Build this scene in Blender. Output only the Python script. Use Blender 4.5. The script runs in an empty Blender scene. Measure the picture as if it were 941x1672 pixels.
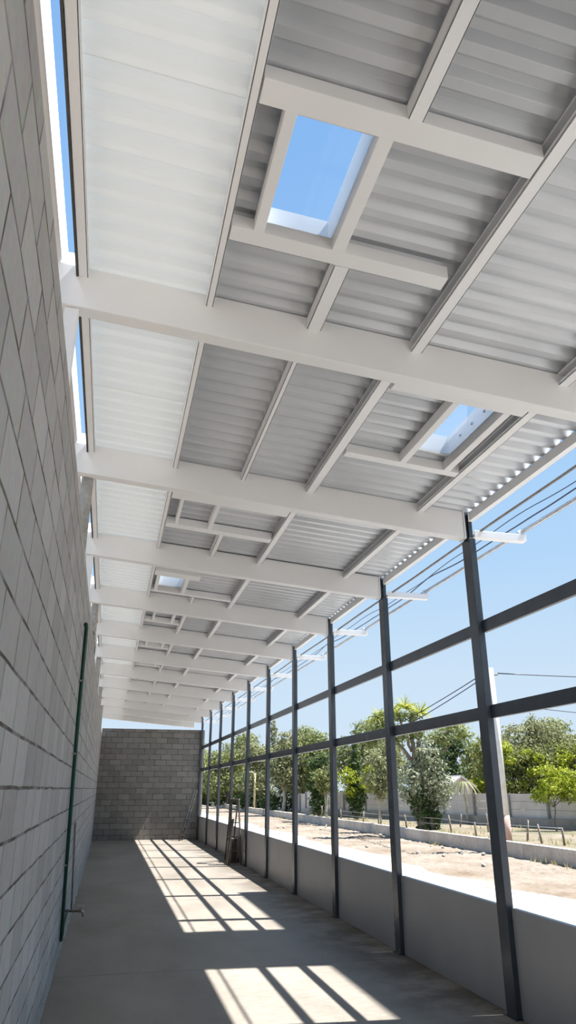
import bpy, bmesh, math, random
from mathutils import Vector, Matrix
C = bpy.context.scene.collection
random.seed(7)

# ------------------------------------------------------------------ materials
def newmat(name):
    m = bpy.data.materials.new(name); m.use_nodes = True
    nt = m.node_tree; b = nt.nodes['Principled BSDF']
    return m, nt, b

def ramp(nt, stops):
    r = nt.nodes.new('ShaderNodeValToRGB')
    e = r.color_ramp.elements
    while len(e) < len(stops): e.new(0.5)
    for i, (p, c) in enumerate(stops):
        e[i].position = p; e[i].color = (c[0], c[1], c[2], 1)
    return r

def noise(nt, scale, detail=4, vec=None, rough=.55):
    n = nt.nodes.new('ShaderNodeTexNoise')
    n.inputs['Scale'].default_value = scale; n.inputs['Detail'].default_value = detail
    n.inputs['Roughness'].default_value = rough
    if vec is not None: nt.links.new(vec, n.inputs['Vector'])
    return n

def objco(nt, scale=(1, 1, 1), loc=(0, 0, 0)):
    t = nt.nodes.new('ShaderNodeTexCoord'); mp = nt.nodes.new('ShaderNodeMapping')
    mp.inputs['Scale'].default_value = scale; mp.inputs['Location'].default_value = loc
    nt.links.new(t.outputs['Object'], mp.inputs['Vector'])
    return mp.outputs['Vector']

def mix(nt, fac, a, b, mode='MIX'):
    m = nt.nodes.new('ShaderNodeMix'); m.data_type = 'RGBA'; m.blend_type = mode
    for sock, v in ((m.inputs[0], fac), (m.inputs[6], a), (m.inputs[7], b)):
        if hasattr(v, 'links') or hasattr(v, 'is_linked'): nt.links.new(v, sock)
        elif isinstance(v, (int, float)): sock.default_value = v
        else: sock.default_value = (v[0], v[1], v[2], 1)
    return m.outputs[2]

def bump(nt, b, h, strength=.3, dist=.02):
    n = nt.nodes.new('ShaderNodeBump'); n.inputs['Strength'].default_value = strength
    n.inputs['Distance'].default_value = dist
    nt.links.new(h, n.inputs['Height']); nt.links.new(n.outputs['Normal'], b.inputs['Normal'])

def paint(name, c1, c2, rough=.5, scale=3, bs=0.0, spec=.5, metal=0):
    m, nt, b = newmat(name)
    n = noise(nt, scale, 5, objco(nt))
    r = ramp(nt, [(.3, c1), (.7, c2)])
    nt.links.new(n.outputs['Fac'], r.inputs['Fac']); nt.links.new(r.outputs['Color'], b.inputs['Base Color'])
    b.inputs['Roughness'].default_value = rough; b.inputs['Metallic'].default_value = metal
    b.inputs['Specular IOR Level'].default_value = spec
    if bs:
        n2 = noise(nt, scale * 14, 3, objco(nt)); bump(nt, b, n2.outputs['Fac'], bs, .01)
    return m

WHITE = paint('white_paint', (.84, .85, .865), (.885, .895, .91), .45, 2)
SHEET = paint('roof_sheet_paint', (.53, .555, .59), (.65, .675, .71), .30, 1.2, spec=.6, metal=.15)
DARK = paint('dark_steel_paint', (.038, .047, .060), (.055, .066, .082), .27, 4)
RUBBER = paint('rubber', (.05, .05, .045), (.10, .09, .08), .8, 9)
PANEL = paint('grey_panel_paint', (.295, .30, .31), (.34, .345, .355), .42, 1.5)
GALV = paint('galvanised', (.45, .46, .48), (.62, .62, .62), .35, 12, metal=.4)
PIPEG = paint('grey_pipe', (.22, .215, .21), (.32, .31, .30), .5, 8)
CEMT = paint('rough_cement', (.33, .32, .30), (.50, .49, .47), .9, 18, bs=.5)
CABLE = paint('cable', (.012, .02, .05), (.03, .045, .09), .4, 5)
HOSE = paint('green_hose', (.0, .045, .028), (.004, .075, .048), .35, 6)
BRASS = paint('worn_brass', (.30, .26, .20), (.5, .46, .4), .35, 15, metal=.7)
ALU = paint('ladder_metal', (.045, .045, .045), (.11, .11, .11), .35, 12, metal=.5)
WOOD = paint('weathered_wood', (.045, .037, .030), (.10, .085, .07), .75, 9, bs=.2)
STAKEM = paint('stake_wood', (.16, .13, .10), (.28, .24, .19), .85, 9)
POLEM = paint('pole_concrete', (.62, .60, .57), (.78, .76, .73), .8, 5)
POLER = paint('pole_red_paint', (.42, .24, .19), (.6, .42, .36), .8, 7)
YPOLE = paint('pale_yellow_paint', (.55, .47, .28), (.66, .58, .38), .6, 5)
WALLC = paint('precast_concrete', (.50, .45, .41), (.64, .585, .54), .9, 1.6, bs=.2)
WALLD = paint('dark_concrete', (.24, .22, .205), (.34, .315, .295), .9, 2.5, bs=.3)
POSTC = paint('post_concrete', (.20, .19, .18), (.30, .29, .28), .9, 6)
PLASTER = paint('pink_plaster', (.55, .48, .45), (.66, .59, .56), .9, 2)
TILE = paint('roof_tile', (.40, .22, .17), (.5, .3, .24), .9, 5)
STONE = paint('stone', (.30, .27, .24), (.46, .42, .38), .9, 7, bs=.4)
BROWND = paint('dark_brown', (.06, .045, .035), (.13, .10, .075), .95, 7, bs=.5)
BARK = paint('bark', (.13, .10, .075), (.26, .215, .17), .9, 8, bs=.6)
BARKP = paint('pale_bark', (.33, .29, .23), (.48, .43, .35), .9, 8, bs=.4)
BLOCKERM = paint('blocker_steel', (.06, .065, .07), (.10, .10, .11), .5, 3)

def block_mat(name, c_lo, c_hi, mortar, axis, zoff, bw=.40, rh=.19, msize=.008, patch=(.5, .5, .5)):
    m, nt, b = newmat(name)
    t = nt.nodes.new('ShaderNodeTexCoord')
    sp = nt.nodes.new('ShaderNodeSeparateXYZ'); nt.links.new(t.outputs['Object'], sp.inputs[0])
    cb = nt.nodes.new('ShaderNodeCombineXYZ')
    nt.links.new(sp.outputs[axis], cb.inputs[0])
    ad = nt.nodes.new('ShaderNodeMath'); ad.operation = 'ADD'; ad.inputs[1].default_value = zoff
    nt.links.new(sp.outputs[2], ad.inputs[0])
    # slightly wavy courses
    w = noise(nt, 1.7, 3, t.outputs['Object'])
    ws = nt.nodes.new('ShaderNodeMath'); ws.operation = 'MULTIPLY_ADD'; ws.inputs[1].default_value = .022; ws.inputs[2].default_value = -.011
    nt.links.new(w.outputs['Fac'], ws.inputs[0])
    a2 = nt.nodes.new('ShaderNodeMath'); a2.operation = 'ADD'
    nt.links.new(ad.outputs[0], a2.inputs[0]); nt.links.new(ws.outputs[0], a2.inputs[1])
    nt.links.new(a2.outputs[0], cb.inputs[1])
    br = nt.nodes.new('ShaderNodeTexBrick')
    br.inputs['Scale'].default_value = 1.0; br.inputs['Brick Width'].default_value = bw; br.inputs['Row Height'].default_value = rh
    br.inputs['Mortar Size'].default_value = msize; br.inputs['Mortar Smooth'].default_value = .25; br.offset = .5
    br.inputs['Color1'].default_value = (.0, .0, .0, 1); br.inputs['Color2'].default_value = (1, 1, 1, 1)
    br.inputs['Mortar'].default_value = (.5, .5, .5, 1); br.inputs['Bias'].default_value = 0
    nt.links.new(cb.outputs[0], br.inputs['Vector'])
    blockc = ramp(nt, [(0, c_lo), (1, c_hi)])
    n1 = noise(nt, 2.2, 6, t.outputs['Object']); n2 = noise(nt, 26, 4, t.outputs['Object'])
    mm = nt.nodes.new('ShaderNodeMath'); mm.operation = 'MULTIPLY_ADD'; mm.inputs[1].default_value = .55
    nt.links.new(n1.outputs['Fac'], mm.inputs[0])
    s2 = nt.nodes.new('ShaderNodeMath'); s2.operation = 'MULTIPLY'; s2.inputs[1].default_value = .45
    nt.links.new(br.outputs['Color'], s2.inputs[0]); nt.links.new(s2.outputs[0], mm.inputs[2])
    nt.links.new(mm.outputs[0], blockc.inputs['Fac'])
    fine = mix(nt, .22, blockc.outputs['Color'], n2.outputs['Color'], 'OVERLAY')
    # pale mortar smears that cross the joints
    n3 = noise(nt, 3.1, 5, t.outputs['Object'], .7)
    sm = ramp(nt, [(.60, (0, 0, 0)), (.72, (1, 1, 1))]); nt.links.new(n3.outputs['Fac'], sm.inputs['Fac'])
    sf = nt.nodes.new('ShaderNodeMath'); sf.operation = 'MULTIPLY'; sf.inputs[1].default_value = .35
    nt.links.new(sm.outputs['Color'], sf.inputs[0])
    smear = mix(nt, sf.outputs[0], fine, patch)
    # joints, partly filled
    n4 = noise(nt, 5, 3, t.outputs['Object'])
    jr = ramp(nt, [(.35, (.35, .35, .35)), (.6, (1, 1, 1))]); nt.links.new(n4.outputs['Fac'], jr.inputs['Fac'])
    jf = nt.nodes.new('ShaderNodeMath'); jf.operation = 'MULTIPLY'
    nt.links.new(br.outputs['Fac'], jf.inputs[0]); nt.links.new(jr.outputs['Color'], jf.inputs[1])
    col = mix(nt, jf.outputs[0], smear, mortar)
    nt.links.new(col, b.inputs['Base Color'])
    b.inputs['Roughness'].default_value = .92; b.inputs['Specular IOR Level'].default_value = .25
    h = nt.nodes.new('ShaderNodeMath'); h.operation = 'MULTIPLY_ADD'; h.inputs[1].default_value = -1.0
    nt.links.new(br.outputs['Fac'], h.inputs[0])
    hs = nt.nodes.new('ShaderNodeMath'); hs.operation = 'MULTIPLY'; hs.inputs[1].default_value = .35
    nt.links.new(n2.outputs['Fac'], hs.inputs[0]); nt.links.new(hs.outputs[0], h.inputs[2])
    bump(nt, b, h.outputs[0], .55, .012)
    return m

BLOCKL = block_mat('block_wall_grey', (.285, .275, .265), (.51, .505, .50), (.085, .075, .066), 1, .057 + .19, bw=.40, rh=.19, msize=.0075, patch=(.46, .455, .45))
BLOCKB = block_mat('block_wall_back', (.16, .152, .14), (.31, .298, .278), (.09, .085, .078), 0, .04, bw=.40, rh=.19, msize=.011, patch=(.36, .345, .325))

def concrete_floor():
    m, nt, b = newmat('concrete_floor')
    v = objco(nt, (1, .45, 1))
    n1 = noise(nt, .9, 7, v, .6); n2 = noise(nt, 7, 5, objco(nt, (1, 2.5, 1)), .65); n3 = noise(nt, 40, 3, objco(nt))
    r = ramp(nt, [(.25, (.18, .156, .131)), (.5, (.252, .225, .193)), (.75, (.315, .284, .248))])
    nt.links.new(n1.outputs['Fac'], r.inputs['Fac'])
    c = mix(nt, .32, r.outputs['Color'], n2.outputs['Fac'], 'OVERLAY')
    c = mix(nt, .10, c, n3.outputs['Fac'], 'OVERLAY')
    # damp brown stains along the foot of the parapet
    t = nt.nodes.new('ShaderNodeTexCoord'); sp = nt.nodes.new('ShaderNodeSeparateXYZ'); nt.links.new(t.outputs['Object'], sp.inputs[0])
    mr = nt.nodes.new('ShaderNodeMapRange'); mr.inputs[1].default_value = 2.25; mr.inputs[2].default_value = 2.9
    nt.links.new(sp.outputs[0], mr.inputs[0])
    n4 = noise(nt, 1.6, 6, objco(nt, (1, 1.2, 1)), .65)
    st = ramp(nt, [(.40, (0, 0, 0)), (.56, (1, 1, 1))]); nt.links.new(n4.outputs['Fac'], st.inputs['Fac'])
    f = nt.nodes.new('ShaderNodeMath'); f.operation = 'MULTIPLY'
    nt.links.new(mr.outputs[0], f.inputs[0]); nt.links.new(st.outputs['Color'], f.inputs[1])
    f2 = nt.nodes.new('ShaderNodeMath'); f2.operation = 'MULTIPLY'; f2.inputs[1].default_value = .75
    nt.links.new(f.outputs[0], f2.inputs[0])
    c = mix(nt, f2.outputs[0], c, (.085, .066, .048))
    nt.links.new(c, b.inputs['Base Color'])
    rr = ramp(nt, [(.3, (.5, .5, .5)), (.7, (.75, .75, .75))]); nt.links.new(n2.outputs['Fac'], rr.inputs['Fac'])
    nt.links.new(rr.outputs['Color'], b.inputs['Roughness']); b.inputs['Specular IOR Level'].default_value = .35
    bump(nt, b, n2.outputs['Fac'], .12, .01)
    return m
FLOORM = concrete_floor()

def ground_mat(name, stops, s1, s2, b2=.35, bs=.5):
    m, nt, b = newmat(name)
    n1 = noise(nt, s1, 7, objco(nt), .65); n2 = noise(nt, s2, 6, objco(nt), .7)
    r = ramp(nt, stops); nt.links.new(n1.outputs['Fac'], r.inputs['Fac'])
    c = mix(nt, b2, r.outputs['Color'], n2.outputs['Fac'], 'OVERLAY')
    nt.links.new(c, b.inputs['Base Color']); b.inputs['Roughness'].default_value = .95; b.inputs['Specular IOR Level'].default_value = .15
    bump(nt, b, n2.outputs['Fac'], bs, .04)
    return m
DIRT = ground_mat('dirt', [(.30, (.16, .12, .085)), (.5, (.235, .195, .155)), (.72, (.30, .262, .225))], .55, 5, .4, .8)
APRON = ground_mat('pale_concrete', [(.3, (.44, .425, .405)), (.7, (.54, .525, .505))], .6, 9, .15, .2)
GARDEN = ground_mat('dry_garden', [(.34, (.10, .11, .05)), (.46, (.17, .15, .10)), (.6, (.225, .185, .14))], .45, 4, .45, .8)
CURB = ground_mat('curb_concrete', [(.3, (.42, .37, .32)), (.7, (.60, .545, .49))], 1.4, 9, .35, .5)

def leaf_mat(name, cols, trans=.35):
    m, nt, b = newmat(name)
    g = nt.nodes.new('ShaderNodeNewGeometry')
    r = ramp(nt, [(i / (len(cols) - 1), c) for i, c in enumerate(cols)])
    nt.links.new(g.outputs['Random Per Island'], r.inputs['Fac'])
    nt.links.new(r.outputs['Color'], b.inputs['Base Color']); b.inputs['Roughness'].default_value = .55
    b.inputs['Specular IOR Level'].default_value = .3
    tr = nt.nodes.new('ShaderNodeBsdfTranslucent'); nt.links.new(r.outputs['Color'], tr.inputs['Color'])
    mx = nt.nodes.new('ShaderNodeMixShader'); mx.inputs[0].default_value = trans
    nt.links.new(b.outputs[0], mx.inputs[1]); nt.links.new(tr.outputs[0], mx.inputs[2])
    nt.links.new(mx.outputs[0], nt.nodes['Material Output'].inputs['Surface'])
    return m
L_DARK = leaf_mat('leaf_dark', [(.035, .065, .018), (.07, .115, .03), (.12, .17, .05)])
L_MID = leaf_mat('leaf_mid', [(.13, .16, .05), (.23, .26, .09), (.34, .36, .15)])
L_OLIVE = leaf_mat('leaf_olive', [(.15, .17, .08), (.26, .27, .13), (.37, .37, .21)])
L_SILVER = leaf_mat('leaf_silver', [(.20, .23, .14), (.34, .37, .24), (.50, .52, .38)])
L_LIME = leaf_mat('leaf_lime', [(.17, .22, .015), (.33, .39, .03), (.50, .52, .07)], .45)
L_YELLOW = leaf_mat('leaf_yellow', [(.26, .32, .06), (.45, .50, .10), (.58, .52, .14)], .45)
L_MOSS = leaf_mat('leaf_moss', [(.09, .115, .025), (.19, .21, .055), (.32, .33, .12)])
L_LIGHT = leaf_mat('leaf_light', [(.15, .19, .06), (.27, .32, .12), (.40, .43, .20)], .45)
L_DRY = leaf_mat('grass_dry', [(.28, .27, .10), (.42, .36, .18), (.55, .47, .28)])

def glass_mat():
    m, nt, b = newmat('skylight_glass')
    g = nt.nodes.new('ShaderNodeBsdfGlass'); g.inputs['IOR'].default_value = 1.18; g.inputs['Roughness'].default_value = 0.0
    g.inputs['Color'].default_value = (.97, .985, 1, 1)
    nt.links.new(g.outputs[0], nt.nodes['Material Output'].inputs['Surface'])
    return m
GLASS = glass_mat()

# ------------------------------------------------------------------ mesh helpers
class MB:
    def __init__(self): self.bm = bmesh.new()
    def quad(self, pts):
        self.bm.faces.new([self.bm.verts.new(p) for p in pts])
    def box(self, x0, x1, y0, y1, z0, z1, slope=0.0, xr=0.0):
        """axis box; slope: z falls by slope*(x-xr) so the box follows the pitched roof"""
        def z(x, zz): return zz + slope * (x - xr)
        v = [self.bm.verts.new((x, y, z(x, zz))) for x in (x0, x1) for y in (y0, y1) for zz in (z0, z1)]
        for f in ((0, 1, 3, 2), (4, 6, 7, 5), (0, 4, 5, 1), (2, 3, 7, 6), (0, 2, 6, 4), (1, 5, 7, 3)):
            self.bm.faces.new([v[i] for i in f])
        return self
    def obox(self, p, q, w, d, up=(0, 0, 1)):
        """bar from p to q, w along the side direction and d along the other"""
        p, q = Vector(p), Vector(q); a = (q - p).normalized(); u = Vector(up)
        s = a.cross(u)
        if s.length < 1e-4: s = a.cross(Vector((1, 0, 0)))
        s.normalize(); t = s.cross(a)
        vs = []
        for e in (p, q):
            for i, j in ((-1, -1), (1, -1), (1, 1), (-1, 1)):
                vs.append(self.bm.verts.new(e + s * (i * w / 2) + t * (j * d / 2)))
        for f in ((3, 2, 1, 0), (4, 5, 6, 7), (0, 1, 5, 4), (1, 2, 6, 5), (2, 3, 7, 6), (3, 0, 4, 7)):
            self.bm.faces.new([vs[i] for i in f])
        return self
    def tube(self, pts, rad, n=8, cap=True):
        pts = [Vector(p) for p in pts]
        rads = rad if isinstance(rad, (list, tuple)) else [rad] * len(pts)
        rings = []; prev = None
        for i, p in enumerate(pts):
            d = (pts[min(i + 1, len(pts) - 1)] - pts[max(i - 1, 0)]).normalized()
            if prev is None:
                s = d.cross(Vector((0, 0, 1)))
                if s.length < 1e-3: s = d.cross(Vector((0, 1, 0)))
            else:
                s = prev - d * prev.dot(d)
            s.normalize(); prev = s; t = d.cross(s)
            rings.append([self.bm.verts.new(p + (s * math.cos(2 * math.pi * k / n) + t * math.sin(2 * math.pi * k / n)) * rads[i]) for k in range(n)])
        for a, b in zip(rings, rings[1:]):
            for k in range(n):
                f = self.bm.faces.new((a[k], a[(k + 1) % n], b[(k + 1) % n], b[k])); f.smooth = True
        if cap:
            self.bm.faces.new(rings[0][::-1]); self.bm.faces.new(rings[-1])
        return self
    def build(self, name, mat, parent=None, bevel=0, loc=None):
        bmesh.ops.recalc_face_normals(self.bm, faces=self.bm.faces)
        me = bpy.data.meshes.new(name); 
        if loc is not None:
            bmesh.ops.translate(self.bm, verts=self.bm.verts, vec=-Vector(loc))
        self.bm.to_mesh(me); self.bm.free()
        me.materials.append(mat)
        o = bpy.data.objects.new(name, me); C.objects.link(o)
        if loc is not None: o.location = loc
        if parent is not None:
            o.parent = parent
            o.location = o.location - parent.location if loc is not None else -parent.location
        if bevel:
            m = o.modifiers.new('edge', 'BEVEL'); m.width = bevel; m.segments = 2; m.limit_method = 'ANGLE'
        return o

def tag(o, label, cat, group=None, kind=None):
    o['label'] = label; o['category'] = cat
    if group: o['group'] = group
    if kind: o['kind'] = kind
    return o

def thing(name, loc, label, cat, group=None):
    o = bpy.data.objects.new(name, None); C.objects.link(o); o.location = loc; o.empty_display_size = .1
    return tag(o, label, cat, group)

def struct(o):
    o['kind'] = 'structure'; return o

ORD = ['nearest', 'second', 'third', 'fourth', 'fifth', 'sixth', 'seventh', 'eighth', 'ninth', 'tenth', 'eleventh']

# ------------------------------------------------------------------ dimensions (metres)
S = 2.3507; YA = 5.8277; XR = 3.218; CW = .066; CD = .155
XL = -.35; YB = 27.145
def Y(k): return YA + S * k
def zs(x): return 4.475 - .085 * x           # underside of the sheet's valleys
SL = -.085
NB = 10

# ------------------------------------------------------------------ the shell
fl = MB(); fl.box(XL, 3.31, -5, YB, -.12, 0)
floor = struct(fl.build('floor', FLOORM))
for y in (8.0, 12.6, 17.2, 21.8, 26.0):
    pass
jm = paint('joint_filler', (.10, .095, .09), (.15, .14, .13), .9, 6)
for i, y in enumerate((3.6, 8.0, 12.7, 17.4, 22.1)):
    b = MB(); n = 60; pts = []
    for j in range(n + 1):
        x = XL + .02 + (3.2 - XL) * j / n; yy = y + .012 * math.sin(x * 2.1 + i) + random.uniform(-.004, .004)
        pts.append((x, yy))
    for (xa, ya), (xb, yb) in zip(pts, pts[1:]):
        b.quad([(xa, ya - .005, .001), (xb, yb - .005, .001), (xb, yb + .005, .001), (xa, ya + .005, .001)])
    struct(b.build('trim_%d' % (i + 1), jm))

def rough_top_wall(name, mat, x0, x1, y0, y1, h, amp, along):
    b = MB(); b.box(x0, x1, y0, y1, -.1, h)
    return struct(b.build(name, mat))
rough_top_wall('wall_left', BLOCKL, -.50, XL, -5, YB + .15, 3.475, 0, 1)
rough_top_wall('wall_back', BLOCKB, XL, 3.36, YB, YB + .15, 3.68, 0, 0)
bs = MB()
n = 90
for j in range(n):   # uneven fillet of mortar at the foot of the block wall
    ya = -4 + (YB + 4) * j / n; yb = -4 + (YB + 4) * (j + 1) / n
    w = random.uniform(.006, .022); h = random.uniform(.006, .02)
    bs.box(XL, XL + w, ya, yb, 0, h)
struct(bs.build('baseboard_left', CEMT))

# parapet panels between the columns -> right-hand low wall, one panel per bay
for k in range(-3, NB):
    y0 = Y(k) + CD + .004; y1 = Y(k + 1) - .004
    if k == NB - 1: y1 = YB - .01
    lab = ('plain grey parapet panel between the %s and %s dark columns' % (ORD[k], ORD[k + 1])) if 0 <= k < NB - 1 else \
          ('plain grey parapet panel on the camera side of the nearest dark column' if k == -1 else
           'grey parapet panel in the far corner beside the end block wall' if k == NB - 1 else
           'grey parapet panel level with the camera' if k == -2 else 'grey parapet panel behind the camera')
    b = MB(); b.box(3.262, 3.310, y0, y1, 0, .757)
    tag(b.build('parapet_panel', PANEL, bevel=.004), lab, 'panel', 'grey parapet panels between the columns')

# ------------------------------------------------------------------ columns, rails
def column(k):
    y = Y(k)
    lab = ('dark blue grey steel column, %s of the row counting from the camera' % ORD[k]) if k >= 0 else \
          ('dark steel column beside the camera' if k == -1 else 'dark steel column behind the camera')
    t = thing('steel_column', (XR, y, 0), lab, 'column', 'dark steel columns along the open side')
    b = MB(); b.box(XR, XR + CW, y, y + CD, 0, 3.93); b.build('post', DARK, t, .004)
    b = MB(); b.box(XR - .03, XR - .008, y + .015, y + .14, 3.93, 4.19); b.box(XR + .014, XR + CW - .012, y + .015, y + .14, 3.93, 4.185)
    b.build('top_bracket', DARK, t, .003)
    b = MB(); b.box(XR - .02, XR + CW + .0, y - .02, y + CD + .02, 0, .008); b.build('base_plate', DARK, t)
    b = MB()
    for zc in (2.293, 3.057, .70):                # weld / bolt plates where rails meet the post
        b.box(XR + .040, XR + CW - .004, y - .006, y + .002, zc - .05, zc + .05)
    b.build('rail_cleat', DARK, t)
for k in range(-2, NB): column(k)
for k in range(-2, NB):
    y0 = Y(k) + CD; y1 = Y(k + 1) if k < NB - 1 else YB
    where = ('between the %s and %s columns' % (ORD[k], ORD[k + 1])) if 0 <= k < NB - 1 else \
            ('running from the nearest column out past the camera' if k == -1 else
             'from the tenth column to the end block wall' if k == NB - 1 else 'beside the camera')
    for nm, za, zb in (('lower', 2.236, 2.350), ('upper', 2.999, 3.113)):
        b = MB(); b.box(3.264, 3.302, y0, y1, za, zb)
        tag(b.build('window_rail', DARK, bevel=.004), 'dark %s horizontal steel rail %s' % (nm, where), 'rail',
            '%s horizontal rails' % nm)

# ------------------------------------------------------------------ roof beams
def beam(k):
    y = Y(k)
    lab = ('white box beam under the roof, ending at the %s dark column' % ORD[k]) if k >= 0 and k < NB else \
          ('big white box beam overhead, nearest the camera and before the nearest column' if k == -1 else
           'white box beam at the very end of the roof above the end wall' if k == NB else 'white box beam above and behind the camera')
    yy = y
    t = thing('roof_beam', (-.46, yy, 4.2), lab, 'beam', 'white beams across the roof')
    b = MB(); b.box(-.63, XR - .045, yy, yy + .10, 4.19 - .003, 4.47, SL, 0)
    b.build('box_section', WHITE, t, .006)
    b = MB(); b.box(XR - .045, XR - .033, yy - .012, yy + .112, 4.185, 4.472, SL, 0); b.build('end_plate', WHITE, t, .002)
    b = MB(); b.box(-.525, -.44, yy + .045, yy + .055, 4.50, 4.63)
    b.build('gusset', WHITE, t, .002)
for k in range(-2, NB + 1): beam(k)

# posts on the block wall that carry the beams' ends, and the edge girder
for k in range(-2, NB):
    yy = Y(k)
    if k % 2 == 0:
        lab = 'round grey cement post on the block wall carrying the %s' % (
            ('beam at the %s column' % ORD[k]) if 0 <= k < NB else ('beam behind the camera' if k < 0 else 'last beam'))
        b = MB(); b.tube([(-.41, yy + .13, 3.475), (-.41, yy + .13, 4.0), (-.41, yy + .13, 4.30)], .052, 14)
        tag(b.build('wall_post', CEMT), lab, 'post', 'round posts on the block wall')
    else:
        lab = 'square white post on the block wall carrying the %s' % (
            ('beam at the %s column' % ORD[k]) if 0 <= k < NB else 'nearest overhead beam')
        b = MB(); b.box(-.478, -.40, yy + .02, yy + .09, 3.475, 4.22)
        tag(b.build('wall_post', WHITE, bevel=.004), lab, 'post', 'square posts on the block wall')
b = MB(); b.box(-.64, -.525, -4, 30.2, 4.52, 4.75)
tag(b.build('edge_girder', WHITE, bevel=.004), 'long white girder above the block wall, sunlit beside the strip of sky', 'girder')

# ------------------------------------------------------------------ roof sheet (corrugated) with its openings
HOLES = [(.54, .912, 2.15, 2.86), (2.20, 2.545, 3.985, 4.80), (.455, .80, 9.32, 10.06)]
def corrugated(y0, y1, x0, x1, holes, pitch=.15, amp=.040):
    prof = [(0, 0), (.050, 0), (.080, 1), (.120, 1)]
    ys = []
    i = math.floor(y0 / pitch)
    while i * pitch < y1:
        for d, h in prof:
            y = i * pitch + d
            if y0 <= y <= y1: ys.append((y, h * amp))
        i += 1
    def hh(y):
        u = (y / pitch - math.floor(y / pitch)) * pitch
        if u < .05: return 0
        if u < .08: return (u - .05) / .03 * amp
        if u < .12: return amp
        return (1 - (u - .12) / .03) * amp
    for h in holes:
        for y in (h[2], h[3]): ys.append((y, hh(y)))
    ys = sorted(ys)
    xs = sorted(set([x0, x1, .345] + [h[0] for h in holes] + [h[1] for h in holes]))
    bm = bmesh.new(); grid = [[bm.verts.new((x, y, zs(x) + hz)) for x in xs] for y, hz in ys]
    for a in range(len(ys) - 1):
        for c in range(len(xs) - 1):
            cy = (ys[a][0] + ys[a + 1][0]) / 2; cx = (xs[c] + xs[c + 1]) / 2
            if any(h[0] < cx < h[1] and h[2] < cy < h[3] for h in holes): continue
            if ys[a + 1][0] - ys[a][0] < 1e-5: continue
            bm.faces.new((grid[a][c], grid[a][c + 1], grid[a + 1][c + 1], grid[a + 1][c]))
    bm.normal_update()
    return bm
def strip_mat():
    m, nt, b = newmat('white_fibreglass_sheet')
    b.inputs['Base Color'].default_value = (.82, .83, .83, 1); b.inputs['Roughness'].default_value = .4
    tr = nt.nodes.new('ShaderNodeBsdfTranslucent'); tr.inputs['Color'].default_value = (.8, .82, .82, 1)
    mx = nt.nodes.new('ShaderNodeMixShader'); mx.inputs[0].default_value = .23
    nt.links.new(b.outputs[0], mx.inputs[1]); nt.links.new(tr.outputs[0], mx.inputs[2])
    nt.links.new(mx.outputs[0], nt.nodes['Material Output'].inputs['Surface'])
    return m
STRIP = strip_mat()
bm = corrugated(-4, 30.2, -.425, 3.272, HOLES)
me = bpy.data.meshes.new('ceiling'); bm.to_mesh(me); bm.free(); me.materials.append(SHEET); me.materials.append(STRIP)
for f in me.polygons:
    if f.center.x < .345: f.material_index = 1
ceil = struct(bpy.data.objects.new('ceiling', me)); C.objects.link(ceil)
sm = ceil.modifiers.new('thick', 'SOLIDIFY'); sm.thickness = .004; sm.offset = 1
bv = ceil.modifiers.new('soft', 'BEVEL'); bv.width = .006; bv.segments = 2; bv.limit_method = 'ANGLE'; bv.angle_limit = .3

# rubber flashing and edge purlin along the left edge of the sheet
b = MB(); b.box(-.436, -.4255, -4, 30.2, 4.425, 4.535); tag(b.build('edge_flashing', RUBBER), 'thin dark flashing strip along the wall-side edge of the roof', 'flashing')

# purlins: C sections in every bay
def purlin(xa, xb, y0, y1, label, group, lip=1, zdrop=.088):
    xm = (xa + xb) / 2; z1 = zs(xm) - .004; z0 = z1 - zdrop
    t = .007
    b = MB()
    if lip > 0: b.box(xa, xa + t, y0, y1, z0, z1)
    else: b.box(xb - t, xb, y0, y1, z0, z1)
    b.box(xa, xb, y0, y1, z0, z0 + t); b.box(xa, xb, y0, y1, z1 - t, z1)
    if lip > 0: b.box(xb - t, xb, y0, y1, z0, z0 + .024)
    else: b.box(xa, xa + t, y0, y1, z0, z0 + .024)
    o = b.build('roof_purlin', WHITE, bevel=.002)
    return tag(o, label, 'purlin', group)
BAYN = {-2: 'the bay directly above the camera'}
def bayname(k):
    if k == -2: return 'the bay overhead'
    if k == -1: return 'the bay before the nearest column'
    if k == NB - 1: return 'the bay by the end wall'
    return 'the bay between %s and %s columns' % (ORD[k], ORD[k + 1])
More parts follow.
